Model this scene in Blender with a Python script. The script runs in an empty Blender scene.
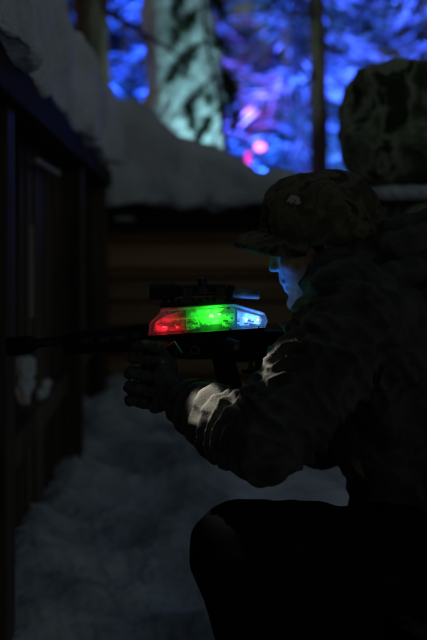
import bpy, bmesh, math, random
import numpy as np
from mathutils import Vector, Matrix, noise as mn
random.seed(7)
C = bpy.context.scene.collection
SC = bpy.context.scene
R = math.radians
PI = math.pi
HZ, FPX, CAMZ = 240.0, 889.0, 1.05

def W(px, py, Y):
    return Vector(((px-213.5)/FPX*Y, Y, CAMZ-(py-HZ)/FPX*Y))

# ------------------------------------------------------------------ materials
def newmat(name):
    m = bpy.data.materials.new(name); m.use_nodes = True
    nt = m.node_tree; nt.nodes.clear()
    out = nt.nodes.new('ShaderNodeOutputMaterial')
    return m, nt, out

def coords(nt, scale=(1,1,1), rot=(0,0,0)):
    tc = nt.nodes.new('ShaderNodeTexCoord'); mp = nt.nodes.new('ShaderNodeMapping')
    mp.inputs['Scale'].default_value = scale; mp.inputs['Rotation'].default_value = rot
    nt.links.new(tc.outputs['Object'], mp.inputs['Vector'])
    return mp.outputs['Vector']

def nz(nt, vec, scale, detail=3, rough=0.55, dist=0.0):
    n = nt.nodes.new('ShaderNodeTexNoise')
    n.inputs['Scale'].default_value = scale; n.inputs['Detail'].default_value = detail
    n.inputs['Roughness'].default_value = rough; n.inputs['Distortion'].default_value = dist
    nt.links.new(vec, n.inputs['Vector'])
    return n.outputs['Fac']

def ramp(nt, fac, stops, interp='LINEAR'):
    r = nt.nodes.new('ShaderNodeValToRGB'); r.color_ramp.interpolation = interp
    e = r.color_ramp.elements
    e[0].position, e[0].color = stops[0][0], (*stops[0][1], 1)
    e[1].position, e[1].color = stops[1][0], (*stops[1][1], 1)
    for p, c in stops[2:]:
        k = e.new(p); k.color = (*c, 1)
    nt.links.new(fac, r.inputs['Fac'])
    return r.outputs['Color']

def pmat(name, stops, scale=8, rough=0.7, bump=0.3, bscale=60, bdist=0.01, metal=0.0, stretch=(1,1,1),
         interp='LINEAR', spec=0.4, dist=0.0, detail=3, sss=0.0, coat=0.0, rot=(0,0,0)):
    m, nt, out = newmat(name)
    b = nt.nodes.new('ShaderNodeBsdfPrincipled')
    v = coords(nt, stretch, rot)
    f = nz(nt, v, scale, detail, dist=dist)
    nt.links.new(ramp(nt, f, stops, interp), b.inputs['Base Color'])
    b.inputs['Roughness'].default_value = rough; b.inputs['Metallic'].default_value = metal
    b.inputs['Specular IOR Level'].default_value = spec
    if sss: 
        b.inputs['Subsurface Weight'].default_value = sss; b.inputs['Subsurface Scale'].default_value = 0.01
    if coat: b.inputs['Coat Weight'].default_value = coat
    if bump:
        bp = nt.nodes.new('ShaderNodeBump'); bp.inputs['Strength'].default_value = bump; bp.inputs['Distance'].default_value = bdist
        nt.links.new(nz(nt, v, bscale, 2), bp.inputs['Height']); nt.links.new(bp.outputs['Normal'], b.inputs['Normal'])
    nt.links.new(b.outputs['BSDF'], out.inputs['Surface'])
    return m

def emat(name, col, strength, lo=0.75, scale=90, stops=(0.2,0.8)):
    m, nt, out = newmat(name)
    e = nt.nodes.new('ShaderNodeEmission'); e.inputs['Strength'].default_value = strength
    v = coords(nt); f = nz(nt, v, scale, 2)
    nt.links.new(ramp(nt, f, [(stops[0], tuple(c*lo for c in col)), (stops[1], col)]), e.inputs['Color'])
    nt.links.new(e.outputs['Emission'], out.inputs['Surface'])
    return m

def clear_plastic(name, tint, lo=0.045, hi=0.08):
    m, nt, out = newmat(name)
    tr = nt.nodes.new('ShaderNodeBsdfTransparent'); tr.inputs['Color'].default_value = (0.95, 0.96, 0.97, 1)
    gl = nt.nodes.new('ShaderNodeBsdfGlossy'); gl.inputs['Roughness'].default_value = 0.05
    tl = nt.nodes.new('ShaderNodeBsdfTranslucent'); tl.inputs['Color'].default_value = (*tint, 1)
    v = coords(nt); f = nz(nt, v, 60, 2)
    m1 = nt.nodes.new('ShaderNodeMixShader'); m2 = nt.nodes.new('ShaderNodeMixShader')
    rr = nt.nodes.new('ShaderNodeMapRange'); rr.inputs['From Min'].default_value = 0.35; rr.inputs['From Max'].default_value = 0.65
    rr.inputs['To Min'].default_value = lo; rr.inputs['To Max'].default_value = hi
    nt.links.new(f, rr.inputs['Value']); nt.links.new(rr.outputs['Result'], m1.inputs['Fac'])
    nt.links.new(tr.outputs['BSDF'], m1.inputs[1]); nt.links.new(tl.outputs['BSDF'], m1.inputs[2])
    m2.inputs['Fac'].default_value = 0.07
    nt.links.new(m1.outputs['Shader'], m2.inputs[1]); nt.links.new(gl.outputs['BSDF'], m2.inputs[2])
    nt.links.new(m2.outputs['Shader'], out.inputs['Surface'])
    return m

M = {}
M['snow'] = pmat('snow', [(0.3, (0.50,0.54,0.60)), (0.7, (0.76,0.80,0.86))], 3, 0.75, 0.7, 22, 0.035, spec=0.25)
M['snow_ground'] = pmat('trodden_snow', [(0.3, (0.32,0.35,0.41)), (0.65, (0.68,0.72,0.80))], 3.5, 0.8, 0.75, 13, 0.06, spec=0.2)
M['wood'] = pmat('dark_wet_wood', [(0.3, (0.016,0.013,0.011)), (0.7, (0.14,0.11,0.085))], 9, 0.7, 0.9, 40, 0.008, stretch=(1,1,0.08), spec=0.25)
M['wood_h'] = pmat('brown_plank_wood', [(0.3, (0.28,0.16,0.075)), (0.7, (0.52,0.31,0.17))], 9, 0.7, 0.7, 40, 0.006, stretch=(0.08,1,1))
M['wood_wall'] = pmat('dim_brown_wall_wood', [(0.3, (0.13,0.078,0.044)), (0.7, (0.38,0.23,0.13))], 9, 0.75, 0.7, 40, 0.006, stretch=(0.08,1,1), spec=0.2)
M['wood_beam'] = pmat('black_beam_wood', [(0.3, (0.008,0.007,0.006)), (0.7, (0.03,0.024,0.018))], 9, 0.8, 0.7, 40, 0.006, stretch=(0.1,0.1,1), spec=0.15)
M['wood_pale'] = pmat('pale_streak_wood', [(0.3, (0.22,0.21,0.20)), (0.7, (0.5,0.48,0.46))], 12, 0.7, 0.6, 40, 0.006, stretch=(1,1,0.15))  # pale tone, on the upright batten it stands for a lit edge
M['bark'] = pmat('dark_bark', [(0.3, (0.015,0.011,0.008)), (0.7, (0.07,0.05,0.035))], 10, 0.9, 1.0, 22, 0.03, stretch=(1,1,0.25))
M['bark_brown'] = pmat('brown_bark', [(0.3, (0.035,0.02,0.011)), (0.7, (0.12,0.068,0.036))], 10, 0.9, 1.0, 22, 0.03, stretch=(1,1,0.25))
M['bark_pale'] = pmat('snow_plastered_bark', [(0.28, (0.22,0.25,0.25)), (0.42, (0.58,0.63,0.63)), (0.7, (0.82,0.86,0.86))], 3.2, 0.8, 1.0, 14, 0.05, stretch=(1,1,0.3), dist=0.8)
M['needles'] = pmat('needles', [(0.3, (0.012,0.03,0.012)), (0.7, (0.05,0.09,0.035))], 3, 0.6, 0)
M['needles_light'] = pmat('young_needles', [(0.3, (0.03,0.065,0.018)), (0.7, (0.07,0.12,0.035))], 3, 0.6, 0)
M['jacket'] = pmat('dark_camo_jacket_cloth', [(0.30,(0.026,0.026,0.025)), (0.46,(0.066,0.064,0.059)), (0.58,(0.040,0.039,0.036)), (0.70,(0.022,0.0217,0.021))], 13, 0.95, 0.5, 300, 0.0015, spec=0.08, dist=0.5)
M['trouser'] = pmat('black_trouser_cloth', [(0.3,(0.004,0.004,0.005)), (0.7,(0.009,0.009,0.010))], 14, 0.9, 0.5, 300, 0.002, spec=0.03)
M['cap'] = pmat('camo_cap_cloth', [(0.0,(0.016,0.018,0.013)), (0.42,(0.06,0.055,0.034)), (0.54,(0.12,0.104,0.07)), (0.63,(0.026,0.027,0.02))], 20, 0.95, 0.5, 500, 0.001, interp='LINEAR', spec=0.1, dist=0.8)
M['bag'] = pmat('camo_sack_cloth', [(0.34,(0.018,0.023,0.014)), (0.44,(0.11,0.13,0.075)), (0.53,(0.29,0.32,0.22)), (0.61,(0.03,0.037,0.023))], 9, 0.9, 0.8, 120, 0.006, stretch=(1,1,0.7), spec=0.15, dist=1.0, detail=5)
M['glove'] = pmat('black_knit_glove', [(0.3,(0.016,0.016,0.0165)), (0.7,(0.065,0.065,0.065))], 60, 0.5, 1.0, 320, 0.0025, spec=0.5)
M['boot'] = pmat('black_boot_leather', [(0.3,(0.010,0.009,0.009)), (0.7,(0.025,0.023,0.02))], 30, 0.5, 0.4, 200, 0.002)
M['skin'] = pmat('skin', [(0.3,(0.36,0.23,0.17)), (0.7,(0.50,0.34,0.25))], 55, 0.5, 0.6, 220, 0.0018, sss=0.05)
M['eye'] = pmat('eyeball', [(0.3,(0.55,0.53,0.5)), (0.7,(0.65,0.63,0.6))], 40, 0.15, 0)
M['hair'] = pmat('short_brown_hair', [(0.3,(0.012,0.008,0.006)), (0.7,(0.04,0.026,0.016))], 200, 0.6, 0.8, 500, 0.002)
M['gun'] = pmat('black_gun_polymer', [(0.3,(0.004,0.004,0.0045)), (0.7,(0.009,0.009,0.010))], 40, 0.6, 0.25, 500, 0.0006, spec=0.10)
M['gunmetal'] = pmat('gunmetal', [(0.3,(0.02,0.02,0.022)), (0.7,(0.045,0.045,0.05))], 60, 0.38, 0.15, 400, 0.0005, metal=0.8)
M['grey_metal'] = pmat('worn_grey_metal', [(0.3,(0.10,0.10,0.10)), (0.7,(0.20,0.20,0.20))], 90, 0.5, 0.2, 300, 0.0006, metal=0.2, spec=0.2)
M['badge'] = pmat('pale_thread_badge', [(0.40,(0.05,0.05,0.042)), (0.58,(0.36,0.345,0.30))], 95, 0.8, 0.6, 400, 0.001, dist=1.0)
M['lens'] = pmat('coated_lens_glass', [(0.3,(0.01,0.02,0.06)), (0.7,(0.02,0.03,0.09))], 10, 0.06, 0, spec=0.8, coat=1.0)
M['clear'] = clear_plastic('clear_housing_plastic', (0.8,0.85,0.87))
M['clear_rib'] = clear_plastic('frosted_rib_plastic', (0.8,0.85,0.87), 0.16, 0.26)
M['chip'] = pmat('pale_component_plastic', [(0.3,(0.45,0.45,0.45)), (0.7,(0.75,0.75,0.75))], 120, 0.3, 0.2, 300, 0.001)
M['chip_dark'] = pmat('black_component_plastic', [(0.3,(0.01,0.01,0.01)), (0.7,(0.02,0.02,0.02))], 120, 0.3, 0.2, 300, 0.001)
M['guide'] = pmat('white_reflector_plate', [(0.34,(0.08,0.08,0.08)), (0.62,(0.60,0.60,0.60))], 70, 0.35, 0.9, 150, 0.004)
M['led_r'] = emat('red_led', (1.0,0.03,0.04), 1.6)
M['led_g'] = emat('green_led', (0.25,1.0,0.15), 3)
M['led_b'] = emat('blue_led', (0.55,0.75,1.0), 3)
M['added_led_w'] = emat('added_white_led', (1.0,0.93,0.8), 2)  # emitter of the added sleeve lights
M['lamp_m'] = emat('magenta_lamp', (1.0,0.06,0.62), 1.8)
M['lamp_mw'] = emat('pink_white_lamp', (1.0,0.28,0.92), 3.2)
M['lamp_bl'] = emat('blue_lamp', (0.05,0.15,1.0), 8)
M['lamp_t'] = emat('teal_lamp', (0.5,0.95,1.0), 6)

# ------------------------------------------------------------------ mesh helpers
def bm_me(bm, name):
    bmesh.ops.recalc_face_normals(bm, faces=bm.faces)
    me = bpy.data.meshes.new(name); bm.to_mesh(me); bm.free(); return me

def link(name, me, mat, parent=None, base=None, smooth=True):
    if base is not None: me.transform(Matrix.Translation(-Vector(base)))
    o = bpy.data.objects.new(name, me); C.objects.link(o)
    if mat is not None: me.materials.clear(); me.materials.append(mat)
    if smooth is not None:
        for p in me.polygons: p.use_smooth = smooth
    if parent is not None: o.parent = parent
    return o

def thing(name, loc, label, cat, group=None):
    o = bpy.data.objects.new(name, None); C.objects.link(o); o.location = loc
    o.empty_display_size = 0.1
    o['label'] = label; o['category'] = cat
    if group: o['group'] = group
    return o

def tag(o, label=None, cat=None, group=None, kind=None):
    if label: o['label'] = label
    if cat: o['category'] = cat
    if group: o['group'] = group
    if kind: o['kind'] = kind
    return o

def frame(d):
    d = d.normalized()
    a = Vector((0,0,1)) if abs(d.z) < 0.9 else Vector((1,0,0))
    u = d.cross(a).normalized(); v = d.cross(u).normalized()
    return d, u, v

def capsule(bm, p0, p1, r0, r1, seg=18, cap=5, su=1.0, sv=1.0):
    p0, p1 = Vector(p0), Vector(p1)
    d, u, v = frame(p1-p0)
    rings = []
    for i in range(1, cap+1):
        a = -PI/2 + PI/2*i/cap; rings.append((p0 + d*(r0*math.sin(a)), r0*math.cos(a)))
    for i in range(0, cap):
        a = PI/2*i/cap; rings.append((p1 + d*(r1*math.sin(a)), r1*math.cos(a)))
    vs = []
    s = bm.verts.new(p0-d*r0)
    for c, r in rings:
        vs.append([bm.verts.new(c + u*(r*su*math.cos(2*PI*k/seg)) + v*(r*sv*math.sin(2*PI*k/seg))) for k in range(seg)])
    e = bm.verts.new(p1+d*r1)
    for k in range(seg):
        bm.faces.new((s, vs[0][(k+1)%seg], vs[0][k])); bm.faces.new((e, vs[-1][k], vs[-1][(k+1)%seg]))
        for i in range(len(vs)-1):
            bm.faces.new((vs[i][k], vs[i][(k+1)%seg], vs[i+1][(k+1)%seg], vs[i+1][k]))

def chain(bm, pts, radii, scale=1.0):
    for i in range(len(pts)-1): capsule(bm, pts[i], pts[i+1], radii[i]*scale, radii[i+1]*scale)

def ellip(bm, c, r, rot=None):
    mt = Matrix.Translation(Vector(c)) @ (rot.to_4x4() if rot else Matrix.Identity(4)) @ Matrix.Diagonal((r[0], r[1], r[2], 1))
    bmesh.ops.create_uvsphere(bm, u_segments=28, v_segments=16, radius=1.0, matrix=mt)

def cyl(bm, p0, p1, r0, r1=None, seg=24):
    r1 = r0 if r1 is None else r1
    p0, p1 = Vector(p0), Vector(p1); d, u, v = frame(p1-p0)
    A = [bm.verts.new(p0 + u*(r0*math.cos(2*PI*k/seg)) + v*(r0*math.sin(2*PI*k/seg))) for k in range(seg)]
    B = [bm.verts.new(p1 + u*(r1*math.cos(2*PI*k/seg)) + v*(r1*math.sin(2*PI*k/seg))) for k in range(seg)]
    bm.faces.new(A); bm.faces.new(B[::-1])
    for k in range(seg): bm.faces.new((A[k], A[(k+1)%seg], B[(k+1)%seg], B[k]))

def cup(bm, p0, p1, ro, ri, seg=24):
    """tube closed at p0, open at p1"""
    p0, p1 = Vector(p0), Vector(p1); d, u, v = frame(p1-p0)
    ring = lambda c, r: [bm.verts.new(c + u*(r*math.cos(2*PI*k/seg)) + v*(r*math.sin(2*PI*k/seg))) for k in range(seg)]
    rs = [ring(p0,ro), ring(p1,ro), ring(p1,ri), ring(p0+d*0.003,ri)]
    for a, b in zip(rs[:-1], rs[1:]):
        for k in range(seg): bm.faces.new((a[k], a[(k+1)%seg], b[(k+1)%seg], b[k]))
    bm.faces.new(rs[0]); bm.faces.new(rs[-1])

def box(bm, c, s, rot=None, bev=0.0):
    mt = Matrix.Translation(Vector(c)) @ (rot.to_4x4() if rot else Matrix.Identity(4)) @ Matrix.Diagonal((s[0], s[1], s[2], 1))
    r = bmesh.ops.create_cube(bm, size=1.0, matrix=mt)
    if bev:
        es = list({e for v in r['verts'] for e in v.link_edges})
        bmesh.ops.bevel(bm, geom=es, offset=bev, segments=2, affect='EDGES', profile=0.6)

def prism(bm, poly, Y, half, bev=0.003, y0=None):
    """polygon given in the gun's side plane, extruded across"""
    ya, yb = (-half, half) if y0 is None else (y0, y0+2*half)
    a = [bm.verts.new(W(px, py, Y) + Vector((0,ya,0))) for px, py in poly]
    b = [bm.verts.new(W(px, py, Y) + Vector((0,yb,0))) for px, py in poly]
    n = len(poly)
    fs = [bm.faces.new(a), bm.faces.new(b[::-1])]
    for k in range(n): fs.append(bm.faces.new((a[k], b[k], b[(k+1)%n], a[(k+1)%n])))
    if bev:
        es = list({e for f in fs for e in f.edges})
        bmesh.ops.bevel(bm, geom=es, offset=bev, segments=2, affect='EDGES', profile=0.6, clamp_overlap=True)

def remesh(bm, voxel, smooth=4, name='m', fac=0.5):
    me = bm_me(bm, 'tmp'); o = bpy.data.objects.new('tmp', me); C.objects.link(o)
    r = o.modifiers.new('r', 'REMESH'); r.mode = 'VOXEL'; r.voxel_size = voxel; r.adaptivity = 0
    if smooth:
        s = o.modifiers.new('s', 'SMOOTH'); s.iterations = smooth; s.factor = fac
    dg = bpy.context.evaluated_depsgraph_get(); dg.update()
    out = bpy.data.meshes.new_from_object(o.evaluated_get(dg)); out.name = name
    bpy.data.objects.remove(o); bpy.data.meshes.remove(me)
    return out

def resmooth(me, it, fac=0.5):
    o = bpy.data.objects.new('tmp', me); C.objects.link(o)
    s = o.modifiers.new('s', 'SMOOTH'); s.iterations = it; s.factor = fac
    dg = bpy.context.evaluated_depsgraph_get(); dg.update()
    out = bpy.data.meshes.new_from_object(o.evaluated_get(dg))
    bpy.data.objects.remove(o); bpy.data.meshes.remove(me)
    return out

def get_co(me):
    a = np.empty(len(me.vertices)*3, np.float32); me.vertices.foreach_get('co', a); return a.reshape(-1,3)
def get_no(me):
    a = np.empty(len(me.vertices)*3, np.float32); me.vertices.foreach_get('normal', a); return a.reshape(-1,3)
def set_co(me, a):
    me.vertices.foreach_set('co', a.astype(np.float32).ravel()); me.update()
def pn(co, s, off=0.0):
    return np.array([mn.noise(Vector((c[0]*s+off, c[1]*s-off, c[2]*s+off*0.5))) for c in co.tolist()], np.float32)
def disp(me, amp, s, off=0.0):
    co = get_co(me); no = get_no(me); set_co(me, co + no*(amp*pn(co, s, off))[:,None])

# ------------------------------------------------------------------ ground
def axis(lo, hi, near_lo, near_hi, step):
    a = list(np.arange(near_lo, near_hi+1e-6, step)); d = step; x = near_hi
    while x < hi: d *= 1.35; x += d; a.append(x)
    d = step; x = near_lo
    while x > lo: d *= 1.35; x -= d; a.insert(0, x)
    return a
def ground_h(x, y):
    v = Vector((x, y, 0))
    near = max(0, 1 - max(0, abs(x)-2)/4)
    h = 0.09*mn.noise(v*1.3) + 0.08*mn.noise(v*3.1+Vector((4,1,0))) + 0.035*mn.noise(v*7)
    d = abs(x-(-0.62))                                  # drift at the foot of the fence
    if y < 6: h += 0.10*max(0, 1-d/0.45)**2 + 0.12*max(0, 1-abs(y-5.6)/0.6)**2
    if y > 6.3: h += 0.25*min(1, (y-6.3)/3) + 0.25*mn.noise(v*0.35)
    f = min(1.0, math.hypot(x-0.25, y-1.65)/0.7)
    return (h-0.005)*f*near + (1-near)*h*0.6
bm = bmesh.new()
xs = axis(-150, 150, -1.6, 2.2, 0.045); ys = axis(-60, 260, 0.6, 7.0, 0.045)
vv = [[bm.verts.new((x, y, ground_h(x, y))) for x in xs] for y in ys]
for j in range(len(ys)-1):
    for i in range(len(xs)-1):
        bm.faces.new((vv[j][i], vv[j][i+1], vv[j+1][i+1], vv[j+1][i]))
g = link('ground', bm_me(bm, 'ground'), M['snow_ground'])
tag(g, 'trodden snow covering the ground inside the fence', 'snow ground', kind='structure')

# ------------------------------------------------------------------ left fence
def fx(y): return -0.616-0.0488*(y-2.83)
FB = Vector((fx(3.5), 3.5, 0))
fence = thing('wooden_fence', FB, 'tall dark fence of upright boards running away along the left side', 'fence')
frot = Matrix.Rotation(math.atan(0.0488), 3, 'Z')
bm = bmesh.new()
y = 0.6
while y < 5.62:
    w = 0.13+0.03*random.random()
    box(bm, (fx(y+w/2)-0.03+random.uniform(-.014,.014), y+w/2, 0.70), (0.024, w-0.018, 1.44), frot @ Matrix.Rotation(random.uniform(-.015,.015),3,'X') @ Matrix.Rotation(random.uniform(-.10,.10),3,'Z'), 0.003)
    y += w
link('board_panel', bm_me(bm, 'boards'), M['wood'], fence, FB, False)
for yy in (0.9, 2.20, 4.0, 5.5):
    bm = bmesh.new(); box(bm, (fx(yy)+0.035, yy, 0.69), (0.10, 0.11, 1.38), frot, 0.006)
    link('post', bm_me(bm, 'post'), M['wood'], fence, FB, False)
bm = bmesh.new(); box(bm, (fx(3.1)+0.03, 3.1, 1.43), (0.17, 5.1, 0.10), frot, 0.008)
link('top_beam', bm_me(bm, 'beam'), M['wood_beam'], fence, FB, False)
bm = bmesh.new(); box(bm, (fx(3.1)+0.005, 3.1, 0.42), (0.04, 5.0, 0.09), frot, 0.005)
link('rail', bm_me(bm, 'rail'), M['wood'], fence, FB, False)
bm = bmesh.new(); box(bm, (fx(2.86)+0.03, 2.86, 0.95), (0.014, 0.014, 0.30), frot, 0.003)  # lit plank edge put in as a pale strip of wood
tag(link('batten', bm_me(bm, 'batten'), M['wood_pale'], fence, FB, False), 'pale upright batten standing for a lit plank edge')
bm = bmesh.new(); box(bm, (fx(3.2)+0.03, 3.25, 1.315), (0.016, 0.62, 0.018), frot, 0.004)
tag(link('batten', bm_me(bm, 'batten2'), M['wood_pale'], fence, FB, False), 'pale level batten under the beam')

def loft(profiles, name):
    bm = bmesh.new(); rows = [[bm.verts.new(p) for p in pr] for pr in profiles]
    for a, b in zip(rows[:-1], rows[1:]):
        n = len(a)
        for k in range(n): bm.faces.new((a[k], a[(k+1)%n], b[(k+1)%n], b[k]))
    bm.faces.new(rows[0]); bm.faces.new(rows[-1][::-1])
    return bm_me(bm, name)
def snow_section(n, wid_in, wid_out, h):
    pts = []
    for i in range(n):
        a = 2*PI*i/n; c, s = math.cos(a), math.sin(a)
        x = (wid_in if c > 0 else wid_out)*math.copysign(abs(c)**0.55, c)
        z = (h*abs(s)**0.7) if s > 0 else -0.015*abs(s)**0.5
        pts.append((x, z))
    return pts
pr = []
NF = 95
for i in range(NF+1):
    y = 0.7+i*0.047
    t = min(1, i/8, (NF-i)/7+0.05)
    h = (0.42+0.09*mn.noise(Vector((y*1.7,3,0))))*t**0.5
    win = (0.13+0.07*mn.noise(Vector((y*2.3,8,0)))+0.10*max(0,(y-3.9)/1.3))*(.4+.6*t)
    pr.append([Vector((fx(y)+x, y, 1.486+z)) for x, z in snow_section(56, win, 0.62, h)])
me = loft(pr, 'fence_snow')
disp(me, 0.055, 4.2); disp(me, 0.025, 13, 3); disp(me, 0.008, 40, 9)
o = link('snow_drift', me, M['snow']); tag(o, 'thick snow overhanging the top of the left board fence', 'snow')
for yy, zz, sx, sz, lab in ((2.95,0.60,.05,.07,'upright snow patch stuck to the near fence boards above the lower rail'),
                            (3.3,0.482,.05,.035,'snow clump lying on the lower fence rail near the pale batten'),
                            (4.3,0.485,.05,.03,'small snow clump lying on the lower fence rail toward the far end')):
    bm = bmesh.new(); x = fx(yy)-.005
    for k in range(9):
        ellip(bm, (x+random.uniform(-.01,.012), yy+random.uniform(-.06,.06), zz+random.uniform(-sz,sz)*.8), (.02,.03,sz*.5))
    me = remesh(bm, .008, 2); disp(me,.012,25)
    tag(link('snow_clump', me, M['snow']), lab, 'snow')

# ------------------------------------------------------------------ back wall
WY = 5.75
WB = Vector((0.3, WY, 0))
wall = thing('plank_wall', WB, 'low brown wall of level planks closing the far end behind the rifle', 'wall')
bm = bmesh.new(); z = 0.0
for hgt in (0.17,0.15,0.16,0.17,0.15,0.16,0.17):
    box(bm, (0.3, WY+0.02+random.uniform(-.008,.008), z+hgt/2), (2.6, 0.03, hgt-0.020), None, 0.005); z += hgt
link('plank_panel', bm_me(bm, 'planks'), M['wood_wall'], wall, WB, False)
bm = bmesh.new(); box(bm, (0.3, WY+0.06, 0.57), (2.58, 0.02, 1.14), None, 0.002)
link('backing', bm_me(bm, 'backing'), M['wood_beam'], wall, WB, False)
bm = bmesh.new(); box(bm, (0.3, WY-0.025, 0.945), (2.56, 0.04, 0.14), None, 0.005)
tag(link('rail', bm_me(bm, 'rail'), M['wood_h'], wall, WB, False), 'lighter brown rail across the middle of the wall')
bm = bmesh.new(); box(bm, (0.3, WY+0.01, 1.197), (2.6, 0.20, 0.165), None, 0.01)
link('top_beam', bm_me(bm, 'tb'), M['wood_beam'], wall, WB, False)
for xx in (-0.72, 0.95):
    bm = bmesh.new(); box(bm, (xx, WY-0.10, 0.55), (0.09, 0.09, 1.12), None, 0.006)
    link('post', bm_me(bm, 'post'), M['wood_beam'], wall, WB, False)
pr = []
def wall_top(x):
    pts = [(-1.3,2.02),(-0.66,1.98),(-0.50,1.92),(-0.36,1.81),(-0.22,1.72),(-0.10,1.665),(0.02,1.62),(0.14,1.55),(0.27,1.48),(0.6,1.44),(1.7,1.42)]
    for (a,za),(b,zb) in zip(pts[:-1],pts[1:]):
        if x <= b: return za+(zb-za)*(x-a)/(b-a)
    return 1.42
for i in range(76):
    x = -1.25+i*0.038
    t = min(1, (75-i)/6+0.1, i/6+0.1)
    h = (wall_top(x)-1.285)*t**0.5
    sec = snow_section(52, 0.20, 0.75, h)
    pr.append([Vector((x, WY-0.02-a, 1.286+b)) for a, b in sec])
me = loft(pr, 'wall_snow'); disp(me, 0.05, 3.4, 5); disp(me, 0.045, 8, 2); disp(me, 0.014, 28, 1)
tag(link('snow_bank', me, M['snow']), 'sloping snow bank heaped on top of the far plank wall', 'snow')
bm = bmesh.new(); ellip(bm, (-0.57, WY-0.10, 1.185), (0.075,0.03,0.014)); me = remesh(bm, 0.008, 2); disp(me, 0.006, 40)  # small snow lump placed for a bluish highlight on the beam
tag(link('snow_clump', me, M['snow']), 'tiny snow clump standing for a bluish highlight on the left end of the far wall beam', 'snow')

# ------------------------------------------------------------------ trees
def tube(bm, pts, radii, seg=10):
    rows = []
    for i, p in enumerate(pts):
        d = (pts[min(i+1,len(pts)-1)]-pts[max(i-1,0)])
        d, u, v = frame(d)
        rows.append([bm.verts.new(p + u*(radii[i]*math.cos(2*PI*k/seg)) + v*(radii[i]*math.sin(2*PI*k/seg))) for k in range(seg)])
    for a, b in zip(rows[:-1], rows[1:]):
        for k in range(seg): bm.faces.new((a[k], a[(k+1)%seg], b[(k+1)%seg], b[k]))
    bm.faces.new(rows[0]); bm.faces.new(rows[-1][::-1])

def trunk_me(H, r0, r1, flare=1.0, lump=0.03, seg=22, n=46, lean=(0,0), wob=0.0):
    bm = bmesh.new(); pts=[]; rad=[]
    for i in range(n):
        t = i/(n-1); z = -0.3+(H+0.3)*t
        pts.append(Vector((lean[0]*t+wob*mn.noise(Vector((z*.7,r0*90,0))), lean[1]*t, z)))
        rad.append((r0+(r1-r0)*t)*(1+(flare-1)*math.exp(-max(0,z)/0.75)))
    tube(bm, pts, rad, seg); me = bm_me(bm, 'trunk'); disp(me, lump, 3.5, H); disp(me, lump*0.4, 14, r0*50)
    return me

def spray(bm, p, d, L, wd):
    d = d.normalized(); s = d.cross(Vector((random.uniform(-1,1),random.uniform(-1,1),random.uniform(-1,1))))
    if s.length < 1e-3: return
    s.normalize()
    bm.faces.new([bm.verts.new(q) for q in (p, p+d*L*0.4+s*wd, p+d*L, p+d*L*0.45-s*wd)])

def lump(bm, p, d, a, b, c):
    d, u, v = frame(d)
    j = lambda: random.uniform(0.6,1.35)
    q = [p+d*a*j(), p-d*a*j(), p+u*b*j(), p-u*b*j(), p+v*c*j(), p-v*c*j()]
    V = [bm.verts.new(x) for x in q]
    for i0 in (0,1):
        for i1, i2 in ((2,4),(4,3),(3,5),(5,2)): bm.faces.new((V[i0], V[i1], V[i2]))

def spruce_meshes(seed, H=8.5, Rm=1.45, z0=0.7):
    random.seed(seed)
    t = trunk_me(H, 0.13, 0.02, 1.4, 0.012, 12, 24)
    bn = bmesh.new(); bs = bmesh.new()
    z = z0
    while z < H-0.2:
        L0 = Rm*(1-z/H)**0.8+0.12; nb = random.randint(5,7); ph = random.uniform(0,6)
        for k in range(nb):
            if random.random() < 0.22: continue
            a = ph+2*PI*k/nb+random.uniform(-.35,.35); L = L0*random.uniform(0.5,1.25)
            out = Vector((math.cos(a), math.sin(a), 0)); zz = z+random.uniform(-.18,.18)
            n = max(4, int(L/0.12)); heavy = random.random()**2.2; droop = random.uniform(.35,.8)
            for i in range(1, n+1):
                s = i/n; p = out*(L*s)+Vector((0,0,zz+0.12*s-droop*L*s*s))
                side = Vector((-math.sin(a), math.cos(a), 0)); wdt = 0.34*L*(1-abs(s-0.45))*0.7
                for q in range(9):
                    off = random.uniform(-1,1)
                    spray(bs if random.random() < 0.9*heavy else bn, p+side*off*wdt, out*0.7+side*off*1.0+Vector((0,0,random.uniform(-0.9,0.15))), random.uniform(.18,.50), random.uniform(.006,.020))
                if random.random() < 0.03+0.38*heavy:
                    off = random.uniform(-.8,.8); big_ = 1+1.2*(random.random() < .10)
                    lump(bs, p+side*off*wdt+Vector((0,0,0.04)), out*.7+side*off*1.3+Vector((0,0,random.uniform(-1.0,-.1))), big_*random.uniform(.07,.22), big_*random.uniform(.010,.030), big_*random.uniform(.010,.024))
        z += random.uniform(0.24,0.46)
    return t, bm_me(bn,'crown'), bm_me(bs,'snow')
protos = [spruce_meshes(s) for s in (11,23,37)]
for t, c, s in protos:
    for me, m in ((t,M['bark']),(c,M['needles']),(s,M['snow'])): me.materials.append(m)
spots = [(-3.6,10.2,0,1.0),(-2.3,9.6,1,1.05),(-1.25,11.2,2,1.1),(-0.2,10.9,0,0.95),(0.95,10.0,1,0.9),(1.85,11.4,2,1.2),(2.7,9.9,0,1.05),(3.8,11.0,1,1.0),
         (-3.2,14.0,2,1.2),(-1.7,14.6,0,1.25),(-0.3,13.8,1,1.15),(1.0,14.6,2,1.3),(2.4,13.9,0,1.2),(3.9,14.8,1,1.25)]
order_front = ['first','second','third','fourth','fifth','sixth','seventh','eighth']
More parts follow.
